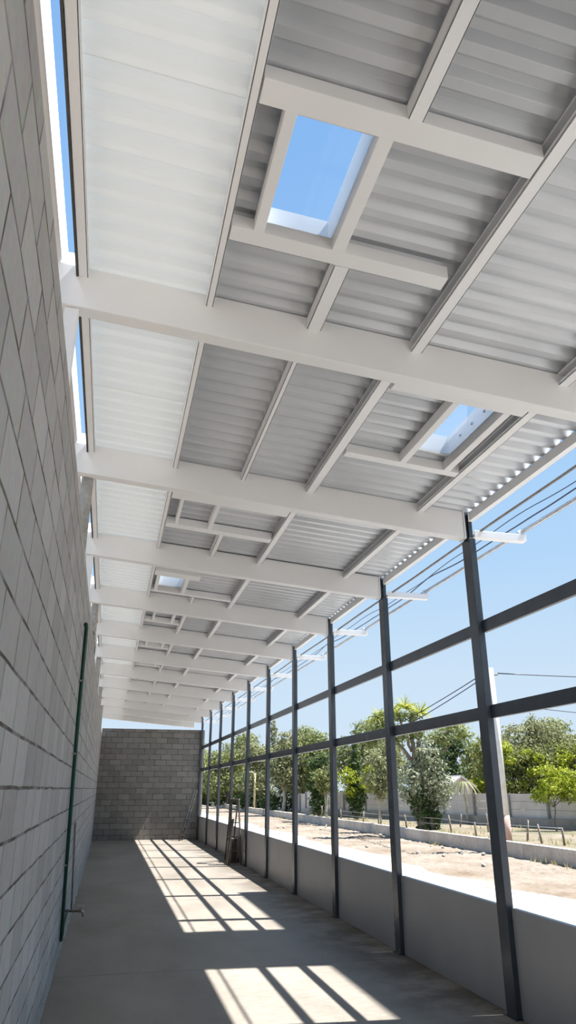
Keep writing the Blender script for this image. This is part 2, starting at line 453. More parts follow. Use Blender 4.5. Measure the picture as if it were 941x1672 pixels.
for k in range(-2, NB):
    y0 = Y(k) + .10; y1 = Y(k + 1)
    bn = bayname(k)
    g = 'purlins under the roof'
    purlin(-.425, -.368, y0, y1, 'white edge purlin above the block wall, ' + bn, g, 1, .075)
    purlin(.325, .368, y0, y1, 'narrow white purlin second from the block wall, ' + bn, g, 1)
    m2 = {-2: (.995, 1.065), -1: (.955, .992)}.get(k, (.975, 1.03))
    m3 = {-2: (1.64, 1.715), -1: (1.575, 1.66)}.get(k, (1.56, 1.63))
    if k == -2:
        purlin(m2[0], m2[1], y0 , 1.965, 'short white purlin on the camera side of the large skylight', g)
        purlin(m2[0] - .04, m2[1] - .02, 2.90, y1, 'short white purlin from the large skylight to the big overhead beam', g)
    elif k == 0:
        purlin(m2[0], m2[1], 7.36, y1, 'short white purlin beyond the closed hatch, ' + bn, g)
    elif k == 1:
        purlin(m2[0], m2[1], 10.2, y1, 'short white purlin beyond the small skylight, ' + bn, g)
    else:
        purlin(m2[0], m2[1], y0, y1, 'white purlin third from the block wall, ' + bn, g)
    purlin(m3[0], m3[1], y0, y1, 'white purlin fourth from the block wall, ' + bn, g, -1)
    purlin(2.69, 2.765, y0, y1, 'wide white purlin fifth from the block wall, ' + bn, g, -1)
    b = MB(); b.box(3.236, 3.292, y0 - .09, y1 - .006, 4.105, zs(3.264) - .004)
    tag(b.build('eave_purlin', WHITE, bevel=.003), 'white eave purlin along the open edge, ' + bn, 'purlin', 'eave purlins')

# ------------------------------------------------------------------ skylights (framed openings)
def skylight(name, label, hole, jl, jr, near, far, group):
    """hole: opening; jl/jr: jamb x ranges; near/far: header (x0,x1,y0,y1)"""
    hx0, hx1, hy0, hy1 = hole
    t = thing(name, ((hx0 + hx1) / 2, (hy0 + hy1) / 2, 4.4), label, 'skylight', group)
    zt = 4.471
    for nm, (xa, xb, ya, yb) in (('near_header', near), ('far_header', far)):
        b = MB(); b.box(xa, xb, ya, yb, zt - .088, zt - .006, SL, 0); b.build('header', WHITE, t, .003)
    for (xa, xb) in (jl, jr):
        b = MB(); b.box(xa, xb, near[3], far[2], zt - .088, zt - .006, SL, 0); b.build('jamb', WHITE, t, .003)
    b = MB(); w = .012; za, zb = zt - .006, zt + .17
    b.box(hx0 - w, hx0, hy0 - w, hy1 + w, za, zb, SL, 0); b.box(hx1, hx1 + w, hy0 - w, hy1 + w, za, zb, SL, 0)
    b.box(hx0, hx1, hy0 - w, hy0, za, zb, SL, 0); b.box(hx0, hx1, hy1, hy1 + w, za, zb, SL, 0)
    b.build('upstand', WHITE, t)
    b = MB(); b.box(hx0 + .001, hx1 - .001, hy0 + .001, hy1 - .001, zt - .002, zt + .003, SL, 0)
    b.build('pane', GLASS, t)
    return t
skylight('skylight', 'large open skylight showing blue sky, nearest the camera', HOLES[0],
         (.488, .542), (.910, .978), (.372, 1.638, 1.965, 2.085), (.372, 1.575, 2.795, 2.895), 'skylights in the roof')
t2 = skylight('skylight', 'skylight between the big overhead beam and the nearest column beam', HOLES[1],
         (2.150, 2.204), (2.543, 2.60), (1.68, 2.69, 3.79, 3.93), (1.68, 2.69, 4.925, 5.01), 'skylights in the roof')
for i in range(3):
    yy = 4.18 + .2 * i
    b = MB(); b.tube([(2.547, yy, 4.33), (2.527, yy, 4.33)], .013, 8); b.build('bolt', WHITE, t2)
skylight('skylight', 'small farther skylight near the block wall', HOLES[2],
         (.412, .457), (.800, .852), (.372, .985, 9.09, 9.30), (.372, 1.555, 10.07, 10.17), 'skylights in the roof')
def hatch(label, x0, x1, ya, yb, yc, yd, xj):
    t = thing('roof_hatch_frame', ((x0 + x1) / 2, ya, 4.4), label, 'hatch frame', 'framed closed hatches in the roof')
    zt = 4.471
    b = MB(); b.box(x0, x1, ya, yb, zt - .092, zt - .006, SL, 0); b.build('header', WHITE, t, .003)
    b = MB(); b.box(x0, x1, yc, yd, zt - .092, zt - .006, SL, 0); b.build('header', WHITE, t, .003)
    for (xa, xb) in xj:
        b = MB(); b.box(xa, xb, yb, yc, zt - .088, zt - .006, SL, 0); b.build('jamb', WHITE, t, .003)
hatch('closed white hatch frame in the roof between the nearest and second columns', .372, 1.555, 6.34, 6.52, 7.24, 7.36, ((.47, .50), (.83, .87)))
for k in (2, 3, 4, 5):
    y = Y(k)
    hatch('small closed hatch frame in the roof between the %s and %s columns' % (ORD[k], ORD[k + 1]), .372, .97, y + .75, y + .88, y + 1.55, y + 1.63, ((.50, .53), (.82, .86)))

# ------------------------------------------------------------------ pipes, brackets, cables under the eave
for k in range(-2, NB):
    y = Y(k)
    lab = ('white steel bracket sticking out from the top of the %s column' % ORD[k]) if k >= 0 else \
          ('white pipe bracket beside the camera' if k == -1 else 'white pipe bracket behind the camera')
    t = thing('pipe_bracket', (3.29, y + .05, 3.93), lab, 'bracket', 'pipe brackets on the column tops')
    b = MB(); b.box(3.285, 3.85, y + .005, y + .012, 3.945, 4.015); b.box(3.285, 3.85, y + .012, y + .085, 3.945, 3.952)
    b.build('arm', WHITE, t, .002)
    b = MB(); b.tube([(3.825, y + .046, 3.95), (3.825, y + .046, 4.07)], .028, 10); b.build('clamp', WHITE, t)
    b = MB(); b.tube([(3.36, y + .046, 3.952), (3.36, y + .046, 4.02)], .022, 10); b.build('clamp', PIPEG, t)
b = MB(); b.tube([(3.36, -2.5 + i * 1.0, 4.012 + .005 * math.sin(i * 1.7)) for i in range(31)], .013, 10)
tag(b.build('conduit_pipe', PIPEG), 'thin grey pipe running along under the eave, closest to the columns', 'pipe')
b = MB(); b.tube([(3.825, -2.5 + i * 1.0, 4.05 + .004 * math.sin(i * 2.3)) for i in range(31)], .021, 10)
tag(b.build('conduit_pipe', GALV), 'galvanised outer pipe at the ends of the eave brackets', 'pipe')
def sag(x, ph, amp, z=3.99):
    pts = []
    for i in range(0, 180):
        y = -2.5 + i * .165
        f = ((y - YA) / S) % 1.0
        pts.append((x + .035 * math.sin(y * 1.3 + ph), y, z - amp * math.sin(math.pi * f) + .008 * math.sin(y * 4 + ph)))
    return pts
b = MB(); b.tube(sag(3.91, 0.4, .03, 4.23), .0075, 6); tag(b.build('electric_cable', CABLE), 'thicker dark blue cable strung outside the eave pipes', 'cable')
b = MB(); b.tube(sag(3.96, 2.2, .012, 4.32), .005, 6); tag(b.build('electric_cable', CABLE), 'thinner dark cable strung just above the thicker one outside the eave', 'cable')

# ------------------------------------------------------------------ things along the block wall
t = thing('water_hose', (-.335, 8.0, .2), 'long green water hose running down the grey block wall', 'hose')
pts = [(-.332, 6.82, 3.10), (-.325, 6.90, 3.083), (-.322, 7.12, 2.283), (-.322, 7.45, 1.72), (-.322, 7.81, 1.193), (-.322, 8.15, .75), (-.322, 8.587, .208)]
b = MB(); b.tube(pts, .019, 10); b.build('hose', HOSE, t)
b = MB(); b.tube([(-.322, 8.60, .20), (-.32, 9.03, .26), (-.32, 9.42, .335), (-.318, 9.45, .36)], .013, 8); b.build('branch_hose', HOSE, t)
b = MB()
for (y, z) in ((7.02, 2.60), (7.30, 1.96), (8.0, .95)):
    b.box(-.351, -.318, y - .03, y + .03, z - .008, z + .008)
b.build('clip', PIPEG, t)
t = thing('water_tap', (-.32, 9.45, .35), 'small brass tap sticking out low from the block wall by the hose', 'tap')
b = MB(); b.tube([(-.345, 9.45, .35), (-.26, 9.45, .345), (-.19, 9.45, .345)], .011, 8); b.build('pipe', BROWND, t)
b = MB(); b.tube([(-.20, 9.45, .345), (-.165, 9.45, .35), (-.145, 9.45, .33), (-.138, 9.45, .285)], [.017, .02, .018, .013], 10); b.build('spout', BRASS, t)
b = MB(); b.tube([(-.172, 9.45, .36), (-.172, 9.45, .392)], .008, 8); b.box(-.215, -.13, 9.44, 9.46, .39, .40); b.build('handle', BRASS, t)
b = MB(); b.tube([(-.335, 9.62, 1.26), (-.335, 10.6, .66), (-.335, 11.6, .06)], .011, 8)
tag(b.build('conduit_pipe', PIPEG), 'thin dark conduit on the block wall beyond the hose', 'pipe')
b = MB(); b.tube([(-.40, 9.2, 3.485), (-.395, 9.66, 3.63), (-.385, 10.3, 3.74), (-.38, 11.0, 3.80), (-.385, 11.6, 3.76), (-.40, 12.0, 3.64), (-.40, 12.2, 3.485)], .012, 8)
tag(b.build('hose_end', HOSE), 'short green hose end looping over the top of the block wall', 'hose')

# ------------------------------------------------------------------ ladders and plank at the far end
t = thing('step_ladder', (3.0, 18.6, 0), 'wooden step ladder standing against the parapet by the sixth column', 'ladder')
fr = [((2.93, 18.15, 0), (3.02, 18.42, 1.40)), ((3.21, 17.98, 0), (3.17, 18.30, 1.40))]
bk = [((3.02, 19.25, 0), (3.03, 18.60, 1.40)), ((3.19, 19.25, 0), (3.18, 18.48, 1.40))]
for p, q in fr + bk:
    b = MB(); b.obox(p, q, .028, .055); b.build('leg', WOOD, t, .003)
for f in (.2, .42, .64, .85):
    p = Vector(fr[0][0]).lerp(Vector(fr[0][1]), f); q = Vector(fr[1][0]).lerp(Vector(fr[1][1]), f)
    b = MB(); b.obox(p, q, .085, .022); b.build('step', WOOD, t, .002)
p = Vector(bk[0][0]).lerp(Vector(bk[0][1]), .35); q = Vector(bk[1][0]).lerp(Vector(bk[1][1]), .35)
b = MB(); b.obox(p, q, .02, .05); b.build('brace', WOOD, t)
b = MB(); b.obox((2.99, 18.47, 1.41), (3.20, 18.40, 1.41), .24, .028); b.build('top_cap', WOOD, t, .003)
b = MB(); b.obox((2.86, 18.0, .015), (3.0, 18.05, .98), .16, .03, (1, .1, 0)); tag(b.build('plank', WOOD, bevel=.003), 'worn wooden plank leaning on the front of the step ladder', 'plank')
b = MB(); b.box(3.06, 3.20, 18.55, 18.95, .02, .52); b.box(3.04, 3.22, 18.53, 18.97, 0, .03)
tag(b.build('wooden_crate', WOOD, bevel=.004), 'dark upright wooden box on the floor under the step ladder', 'box')
t = thing('leaning_ladder', (2.6, 26.4, 0), 'metal ladder leaning in the far corner against the last column', 'ladder')
w = Vector((.12, .30, 0)); p0, q0 = Vector((2.56, 26.45, 0)), Vector((3.02, 26.62, 1.60))
for o_ in (Vector((0, 0, 0)), w):
    b = MB(); b.obox(p0 + o_, q0 + o_, .028, .06); b.build('rail', ALU, t, .003)
for i in range(6):
    f = .1 + .16 * i; p = p0.lerp(q0, f)
    b = MB(); b.tube([p, p + w], .015, 8); b.build('rung', ALU, t)
for o_ in (Vector((0, 0, 0)), w):
    b = MB(); b.box(p0.x + o_.x - .03, p0.x + o_.x + .03, p0.y + o_.y - .04, p0.y + o_.y + .04, 0, .03); b.build('foot', RUBBER, t)

# ------------------------------------------------------------------ outside ground
def gridplane(name, mat, x0, x1, y0, y1, z, nx, ny, amp=0, seed=1):
    rnd = random.Random(seed); bm = bmesh.new()
    g = [[bm.verts.new((x0 + (x1 - x0) * i / nx, y0 + (y1 - y0) * j / ny, z + (rnd.uniform(-amp, amp) if 0 < i < nx and 0 < j < ny else 0))) for i in range(nx + 1)] for j in range(ny + 1)]
    for j in range(ny):
        for i in range(nx):
            f = bm.faces.new((g[j][i], g[j][i + 1], g[j + 1][i + 1], g[j + 1][i])); f.smooth = True
    me = bpy.data.meshes.new(name); bm.to_mesh(me); bm.free(); me.materials.append(mat)
    o = bpy.data.objects.new(name, me); C.objects.link(o); return struct(o)
gridplane('ground_outside', DIRT, -200, 200, -120, 320, -.03, 4, 4)
gridplane('ground_dirt_road', DIRT, 6.2, 10.62, -10, 75, -.012, 60, 500, .022, 3)
# pale apron with a wandering edge
bm = bmesh.new(); L = []; R = []
for j in range(161):
    y = -8 + j * .55
    L.append(bm.verts.new((3.312, y, .004))); R.append(bm.verts.new((7.15 + .18 * math.sin(y * .7) + .10 * math.sin(y * 2.3 + 1) + random.uniform(-.05, .05), y, .004)))
for j in range(160): bm.faces.new((L[j], R[j], R[j + 1], L[j + 1]))
me = bpy.data.meshes.new('ground_apron'); bm.to_mesh(me); bm.free(); me.materials.append(APRON)
o = bpy.data.objects.new('ground_apron', me); C.objects.link(o); struct(o)
gridplane('ground_garden', GARDEN, 10.78, 120, -15, 160, .25, 120, 140, .02, 5)
# curb wall in cast lengths
yy = -6; i = 0
b = MB()
while yy < 78:
    ln = 3.0
    b.box(10.60 + random.uniform(-.006, .006), 10.80, yy + .006, yy + ln - .006, -.05, .345 + random.uniform(-.006, .006)); yy += ln
tag(b.build('curb_wall', CURB, bevel=.012), 'low concrete curb wall between the dirt road and the planted strip', 'curb')

# far boundary wall: precast panels on a darker footing
t = thing('boundary_wall', (15, 31, .25), 'pale concrete panel wall behind the planted strip and trees', 'wall')
def wp(s): return Vector((19.7, 16.8, 0)).lerp(Vector((11.6, 43.4, 0)), s)
d = (wp(1) - wp(0)).normalized(); nrm = Vector((-d.y, d.x, 0))
if nrm.x > 0: nrm = -nrm          # towards the building
NP = 14
b = MB()
for i in range(NP):
    a, c = wp(i / NP), wp((i + 1) / NP)
    for j in range(3):
        z0 = .60 + j * .295; b.obox(a + Vector((0, 0, z0 + .145)), c + Vector((0, 0, z0 + .145)), .05, .285)
b.build('panel', WALLC, t, .004)
b = MB(); b.obox(wp(0) + Vector((0, 0, .42)) + nrm * .10, wp(1) + Vector((0, 0, .42)) + nrm * .10, .24, .36); b.build('footing', WALLD, t, .01)
for i in range(NP + 1):
    a = wp(i / NP) + nrm * .05
    b = MB(); b.obox(a + Vector((0, 0, .3)), a + Vector((random.uniform(-.03, .03), 0, 1.50)), .10, .10); b.build('post', POSTC, t, .005)

t = thing('boundary_wall', (12.4, 44, .25), 'far grey concrete wall along the road beyond the dark ivy covered tree', 'wall')
b = MB()
for i in range(12):
    ya = 44 + i * 3.9
    b.obox((12.45, ya, .80), (12.45, ya + 3.87, .80), .08, 1.1)
b.build('panel', WALLC, t, .006)
for i in range(13):
    b = MB(); b.obox((12.38, 44 + i * 3.9, .2), (12.38, 44 + i * 3.9, 1.4), .12, .12); b.build('post', POSTC, t)
# the small house behind the wall
t = thing('house', (17.1, 35.5, .25), 'small pale house with a pitched roof behind the boundary wall', 'house')
b = MB(); b.box(16.4, 17.8, 34.4, 36.8, .25, 1.78); b.build('wall', PLASTER, t)
bm_ = MB()
for x0_, x1_ in ((16.28, 17.1), (17.92, 17.1)):
    bm_.quad([(x0_, 34.2, 1.72), (x1_, 34.2, 2.24), (x1_, 37.0, 2.24), (x0_, 37.0, 1.72)])
bm_.quad([(16.4, 34.42, 1.76), (17.8, 34.42, 1.76), (17.1, 34.42, 2.22)])
o = bm_.build('roof', PLASTER, t); sm = o.modifiers.new('t', 'SOLIDIFY'); sm.thickness = .08
b = MB(); b.box(16.8, 17.3, 34.37, 34.4, .9, 1.4); b.build('window', POSTC, t)

# ------------------------------------------------------------------ utility pole, lamp pole, wires
t = thing('utility_pole', (11.25, 19.9, .25), 'white utility pole with red painted base behind the nearest column', 'pole')
b = MB(); b.tube([(11.25, 19.9, .75), (11.25, 19.9, 3), (11.25, 19.9, 5.15)], [.125, .115, .10], 16); b.build('shaft', POLEM, t)
b = MB(); b.tube([(11.25, 19.9, .2), (11.25, 19.9, .95)], [.132, .127], 16); b.build('painted_base', POLER, t)
b = MB(); b.tube([(11.13, 19.9, 4.95), (11.0, 19.9, 4.97)], .03, 8); b.tube([(11.37, 19.9, 4.95), (11.5, 19.9, 4.97)], .03, 8); b.build('insulator', POSTC, t)
t = thing('lamp_pole', (11.1, 57, .2), 'thin pale yellow lamp pole far along the road', 'pole')
b = MB(); b.tube([(11.1, 57, .2), (11.1, 57, 2.75)], .075, 10); b.build('shaft', YPOLE, t)
b = MB(); b.tube([(11.1, 57, 2.70), (10.9, 57, 2.85), (10.55, 57, 2.88)], .05, 8); b.build('arm', YPOLE, t)
b = MB(); b.box(10.35, 10.62, 56.9, 57.1, 2.80, 2.90); b.build('lamp_head', GALV, t, .01)
def wire(p, q, s, label, r=.016):
    p, q = Vector(p), Vector(q); n = 30
    pts = [p.lerp(q, i / n) - Vector((0, 0, s * 4 * (i / n) * (1 - i / n))) for i in range(n + 1)]
    b = MB(); b.tube(pts, r, 5); tag(b.build('overhead_wire', CABLE), label, 'wire', 'overhead wires at the utility pole')
wire((11.0, 19.9, 4.97), (12.2, 62, 4.4), 1.3, 'upper of two overhead wires sagging away from the pole along the road')
wire((11.0, 19.9, 4.85), (12.2, 62, 4.2), 1.45, 'lower of two overhead wires sagging away from the pole along the road')
wire((11.5, 19.9, 5.0), (40, 24, 6.9), .35, 'overhead wire from the pole top over the yard beyond', .018)
wire((11.3, 19.95, 4.1), (40, 27, 5.6), .7, 'lower thin overhead wire from the pole over the lime hedge', .012)

# ------------------------------------------------------------------ fence stakes and stones
STK = [(11.15, 21.56), (12.08, 20.24), (11.81, 19.04), (11.95, 18.2), (11.0, 31.6), (10.98, 29.4), (11.33, 27.5), (11.6, 24.2), (11.0, 34.8), (14.4, 31.2), (13.6, 27.6), (13.2, 24.6), (10.95, 38.0), (12.6, 22.4)]
STL = ['behind the curb, in front of the big leafy tree side', 'beside the utility pole, farther of the pair', 'beside the utility pole, nearer of the pair',
       'behind the curb, nearest to the camera', 'behind the curb beside the dark cypress', 'by the small yellowish tree', 'just beyond the big silvery tree',
       'just before the big silvery tree', 'behind the curb beyond the dark cypress', 'standing close to the panel wall', 'midway to the panel wall beyond the silvery tree',
       'midway to the panel wall behind the nearest stakes', 'behind the curb, farthest along the road', 'between the utility pole and the panel wall']
for (x, y), l in zip(STK, STL):
    h = random.uniform(.42, .62); b = MB()
    dx, dy = random.uniform(-.07, .07), random.uniform(-.07, .07)
    b.tube([(x, y, .2), (x + dx * .5, y + dy * .5, .25 + h * .5), (x + dx, y + dy, .25 + h)], [.034, .031, .026], 7)
    tag(b.build('fence_stake', STAKEM), 'short wooden stake ' + l, 'stake', 'wooden stakes in the planted strip')
for i, z in enumerate((.50, .68)):
    b = MB(); path = [(x, y, z) for x, y in sorted([(11.15, 21.56), (11.81, 19.04), (11.95, 18.2), (11.6, 24.2), (11.33, 27.5), (10.98, 29.4), (11.0, 31.6), (11.0, 34.8)], key=lambda q: q[1])]
    b.tube(path, .005, 4); tag(b.build('fence_wire', GALV), ('lower' if i == 0 else 'upper') + ' thin fence wire strung along the wooden stakes', 'wire')
for i in range(34):
    y = random.uniform(12, 40); x = random.uniform(7.6, 10.5) if i % 2 else random.uniform(9.9, 10.55)
    r = random.uniform(.03, .075)
    bm = bmesh.new(); bmesh.ops.create_icosphere(bm, subdivisions=2, radius=r)
    for v in bm.verts: v.co *= random.uniform(.8, 1.15); v.co.z *= .65
    me = bpy.data.meshes.new('stone'); bm.to_mesh(me); bm.free(); me.materials.append(STONE)
    o = bpy.data.objects.new('stone', me); C.objects.link(o); o.location = (x, y, .02); o.rotation_euler.z = random.uniform(0, 6)
    tag(o, 'small grey stone lying on the dirt road before the curb', 'stone', 'stones on the dirt road')
# low mounds by the curb, the farther one dark brown
for (x, y, sx, sy, h, l) in ((9.35, 26.6, .85, 1.0, .10, 'low dark brown spread on the road before the curb near the silvery tree'),
                             (9.6, 15.4, .7, 1.2, .07, 'low spread of dark soil on the road near the utility pole')):
    bm = bmesh.new(); n = 14
    vv = {}
    for i in range(n + 1):
        for j in range(n + 1):
            u, v = i / n * 2 - 1, j / n * 2 - 1; r = u * u + v * v
            vv[i, j] = bm.verts.new((x + u * sx, y + v * sy, -.03 + max(0, h * (1 - r)) * random.uniform(.6, 1.2)))
    for i in range(n):
        for j in range(n): bm.faces.new((vv[i, j], vv[i + 1, j], vv[i + 1, j + 1], vv[i, j + 1]))
    me = bpy.data.meshes.new('low_mound'); bm.to_mesh(me); bm.free(); me.materials.append(BROWND if h > .08 else DIRT)
    o = bpy.data.objects.new('low_mound', me); C.objects.link(o); tag(o, l, 'soil')

# ------------------------------------------------------------------ plants
def leaves_into(bm, blobs, n, size, rnd, shell=.55, flat=0.0, elong=1.8):
    wts = [b[3] * b[4] * b[5] for b in blobs]; wts = [w ** .67 for w in wts]
    for _ in range(n):
        cx, cy, cz, rx, ry, rz = rnd.choices(blobs, wts)[0][:6]
        dvec = Vector((rnd.gauss(0, 1), rnd.gauss(0, 1), rnd.gauss(0, 1))).normalized()
        # uneven lumps so the outline is not a ball
        lump = 1 + .22 * math.sin(5 * dvec.x + cx * 3) * math.sin(6 * dvec.y + cy) + .16 * math.sin(9 * dvec.z + cz * 2)
        r = (shell + (1 - shell) * rnd.random()) * lump
        p = Vector((cx + dvec.x * rx * r, cy + dvec.y * ry * r, cz + dvec.z * rz * r))
        nv = (dvec * .7 + Vector((rnd.gauss(0, 1), rnd.gauss(0, 1), rnd.gauss(0, 1) + .4)) * .55).normalized()
        a = nv.cross(Vector((rnd.gauss(0, 1), rnd.gauss(0, 1), rnd.gauss(0, 1)))).normalized(); c = nv.cross(a)
        s = size * rnd.uniform(.6, 1.35)
        q = [p - a * s * elong * .5, p + c * s * .42 + nv * s * .1, p + a * s * elong * .5, p - c * s * .42 + nv * s * .1]
        bm.faces.new([bm.verts.new(v) for v in q])
def leafmesh(name, mat, blobs, n, size, seed, parent, shell=.55, elong=1.8):
    bm = bmesh.new(); leaves_into(bm, blobs, n, size, random.Random(seed), shell, 0, elong)
    me = bpy.data.meshes.new(name); bm.to_mesh(me); bm.free(); me.materials.append(mat)
    o = bpy.data.objects.new(name, me); C.objects.link(o); o.parent = parent; o.location = -parent.location
    return o
def limb(b, p, q, r0, r1, rnd, wob=.06, n=6):
    p, q = Vector(p), Vector(q)
    pts = [p.lerp(q, i / n) + (Vector((rnd.uniform(-wob, wob), rnd.uniform(-wob, wob), 0)) if 0 < i < n else Vector((0, 0, 0))) for i in range(n + 1)]
    b.tube(pts, [r0 + (r1 - r0) * i / n for i in range(n + 1)], 8)

# the big silvery tree with bare upper limbs and yellow-green tufts
TX, TY = 11.75, 26.6
rnd = random.Random(4)
t = thing('leafy_tree', (TX, TY, .25), 'big silvery green tree with ivied trunk and yellow tufts at its top', 'tree')
b = MB()
limb(b, (TX - .12, TY, .2), (TX - .35, TY, 1.7), .20, .13, rnd); limb(b, (TX + .18, TY, .2), (TX + .30, TY + .1, 1.5), .17, .10, rnd)
limb(b, (TX - .35, TY, 1.6), (TX - .40, TY, 4.4), .13, .05, rnd); limb(b, (TX - .35, TY, 2.2), (TX + .05, TY, 4.2), .11, .04, rnd)
limb(b, (TX - .38, TY, 2.6), (TX - 1.5, TY + .2, 4.1), .08, .03, rnd); limb(b, (TX + .30, TY, 1.5), (TX + .55, TY, 3.6), .09, .04, rnd)
limb(b, (TX - .1, TY, 3.0), (TX + 1.5, TY - .1, 4.0), .07, .02, rnd); limb(b, (TX + .4, TY, 2.6), (TX + 1.6, TY + .2, 3.5), .06, .02, rnd)
limb(b, (TX - .4, TY, 3.0), (TX - .95, TY, 4.5), .06, .03, rnd)
b.build('trunk', BARK, t)
leafmesh('lower_foliage', L_SILVER, [(TX + .2, TY, 2.2, .85, .8, .9), (TX - .55, TY, 1.9, .65, .7, .8), (TX + .65, TY, 1.7, .6, .6, .7), (TX + .1, TY - .2, 2.9, .6, .6, .6)], 5200, .075, 11, t)
leafmesh('upper_foliage', L_LIGHT, [(TX - 1.6, TY, 3.95, .75, .6, .36), (TX + 1.25, TY, 3.95, .85, .6, .30), (TX + 1.8, TY, 3.65, .5, .5, .28), (TX - 1.0, TY, 3.5, .7, .5, .36), (TX + .75, TY, 3.5, .7, .5, .36), (TX - 2.0, TY + .2, 3.4, .55, .5, .4), (TX - .2, TY, 3.7, .6, .5, .3), (TX - .9, TY, 4.3, .5, .4, .22), (TX - 1.5, TY, 4.35, .5, .4, .2), (TX - .3, TY, 4.35, .4, .4, .25)], 4200, .075, 12, t, .25)
for i, (dx, z, r) in enumerate(((-.60, 4.62, .78), (.02, 4.42, .66), (-1.18, 4.38, .62), (-1.75, 4.20, .60))):
    bm = bmesh.new(); rr = random.Random(40 + i)
    for kk in range(95):
        a = rr.uniform(0, 6.283); el = math.asin(rr.uniform(-.05, 1)); L_ = r * rr.uniform(.55, 1.05); prev = None
        d0 = Vector((math.cos(a) * math.cos(el), math.sin(a) * math.cos(el), math.sin(el)))
        sd_ = d0.cross(Vector((rr.gauss(0, 1), rr.gauss(0, 1), rr.gauss(0, 1)))).normalized()
        for q in range(5):
            f = q / 4; c = Vector((TX + dx, TY, z)) + d0 * (L_ * f) - Vector((0, 0, .45 * L_ * f * f * math.cos(el)))
            w_ = .030 * (1 - .75 * f) * (.35 + f * 2 if f < .3 else 1)
            cur = (bm.verts.new(c - sd_ * w_), bm.verts.new(c + sd_ * w_))
            if prev: bm.faces.new((prev[0], prev[1], cur[1], cur[0]))
            prev = cur
    me = bpy.data.meshes.new('leaf_tuft'); bm.to_mesh(me); bm.free(); me.materials.append(L_YELLOW)
    o = bpy.data.objects.new('leaf_tuft', me); C.objects.link(o); o.parent = t; o.location = -t.location
leafmesh('trunk_ivy', L_DARK, [(TX - .10, TY, .75, .34, .34, .75), (TX + .33, TY, .7, .28, .30, .6), (TX - .30, TY, 1.35, .42, .42, .55)], 2600, .07, 13, t, .6)

def tree(name, label, base, trunk_h, blobs, mat, n, size, seed, bark=BARK, tr=.09, group=None, shell=.5, cat='tree', extra=None):
    x, y, z = base; rnd = random.Random(seed)
    t = thing(name, base, label, cat, group)
    b = MB()
    top = max(bl[2] for bl in blobs)
    limb(b, (x, y, z - .05), (x + rnd.uniform(-.1, .1), y, z + trunk_h), tr, tr * .65, rnd, .04)
    for bl in blobs[:6]:
        limb(b, (x, y, z + trunk_h * .8), (x + bl[0], y + bl[1], bl[2]), tr * .55, tr * .2, rnd, .05)
    b.build('trunk', bark, t)
    leafmesh('crown', mat, [(x + q[0], y + q[1], q[2], q[3], q[4], q[5]) for q in blobs], n, size, seed + 1, t, shell)
    if extra:
        for nm, m2, bl2, n2, s2 in extra:
            leafmesh(nm, m2, [(x + q[0], y + q[1], q[2], q[3], q[4], q[5]) for q in bl2], n2, s2, seed + 7, t, shell)
    return t

tree('cypress_tree', 'narrow dark cypress with lime green growth around it', (12.2, 36, .25), 1.2,
     [(0, 0, 1.4, .5, .5, 1.0), (0, 0, 2.6, .3, .3, .9), (0, 0, 3.4, .16, .16, .6)], L_DARK, 3200, .085, 51,
     extra=[('lime_growth', L_LIME, [(-.5, -.3, 2.2, .5, .4, .5), (.45, -.4, 1.9, .5, .4, .45), (-.4, -.3, 1.55, .35, .3, .3), (.7, -.2, 2.4, .35, .3, .35)], 1300, .085)])
tree('young_tree', 'small yellowish young tree with pale trunk behind the curb', (11.0, 29.6, .25), 1.2,
     [(-.2, 0, 2.0, .55, .5, .5), (.3, 0, 2.3, .5, .5, .55), (0, 0, 2.75, .35, .35, .3), (.15, 0, 1.55, .4, .4, .3)], L_OLIVE, 2000, .075, 52, BARKP, .05)
tree('young_tree', 'small round pale green young tree on a thin stem by the curb', (10.95, 37.2, .25), 1.15,
     [(.1, 0, 1.9, .75, .6, .5), (-.25, 0, 2.25, .5, .5, .4), (.35, 0, 2.3, .45, .45, .35)], L_MID, 1900, .085, 53, BARKP, .055)
tree('young_tree', 'thin young tree beside the round pale one, mostly bare stem', (11.4, 38.6, .25), 1.5,
     [(0, 0, 2.2, .5, .5, .5), (.3, 0, 2.7, .35, .35, .3)], L_OLIVE, 900, .085, 54, BARKP, .05)
tree('ivy_tree', 'dark ivy covered tree beyond the fourth column', (11.3, 39.8, .25), 1.6,
     [(0, 0, 1.1, .55, .5, .9), (0, 0, 2.0, .7, .6, .7), (.2, 0, 2.9, .8, .7, .6)], L_DARK, 3200, .10, 55)
tree('broad_tree', 'broad grey green tree with pale curved trunk beyond the fifth column', (11.5, 49, .25), 1.6,
     [(0, 0, 2.6, 1.3, 1.2, 1.0), (.4, 0, 3.7, 1.1, 1, .9), (-.5, 0, 3.2, .9, .9, .8), (.2, 0, 4.7, .6, .6, .8), (.9, 0, 2.0, .9, .9, .9)], L_OLIVE, 4600, .12, 56, BARKP, .13,
     extra=[('undergrowth', L_DARK, [(.6, .8, .9, .9, .6, .75), (-.7, .9, .8, .8, .6, .7), (1.5, 1.0, .9, .7, .5, .8)], 1500, .13)])
tree('broad_tree', 'tall mid green tree in the row beyond the fourth column', (13.8, 49, .25), 1.8,
     [(0, 0, 2.3, 1.4, 1.2, 1.2), (.5, 0, 3.7, 1.4, 1.2, 1.0), (-.7, 0, 3.4, 1.1, 1, .9), (.2, 0, 4.7, .8, .7, .8), (-1.3, 0, 4.5, .35, .35, .6)], L_MID, 5200, .12, 57, BARK, .13,
     extra=[('undergrowth', L_DARK, [(.6, .8, .9, .9, .6, .75), (-.7, .9, .8, .8, .6, .7), (1.5, 1.0, .9, .7, .5, .8)], 1500, .13)])
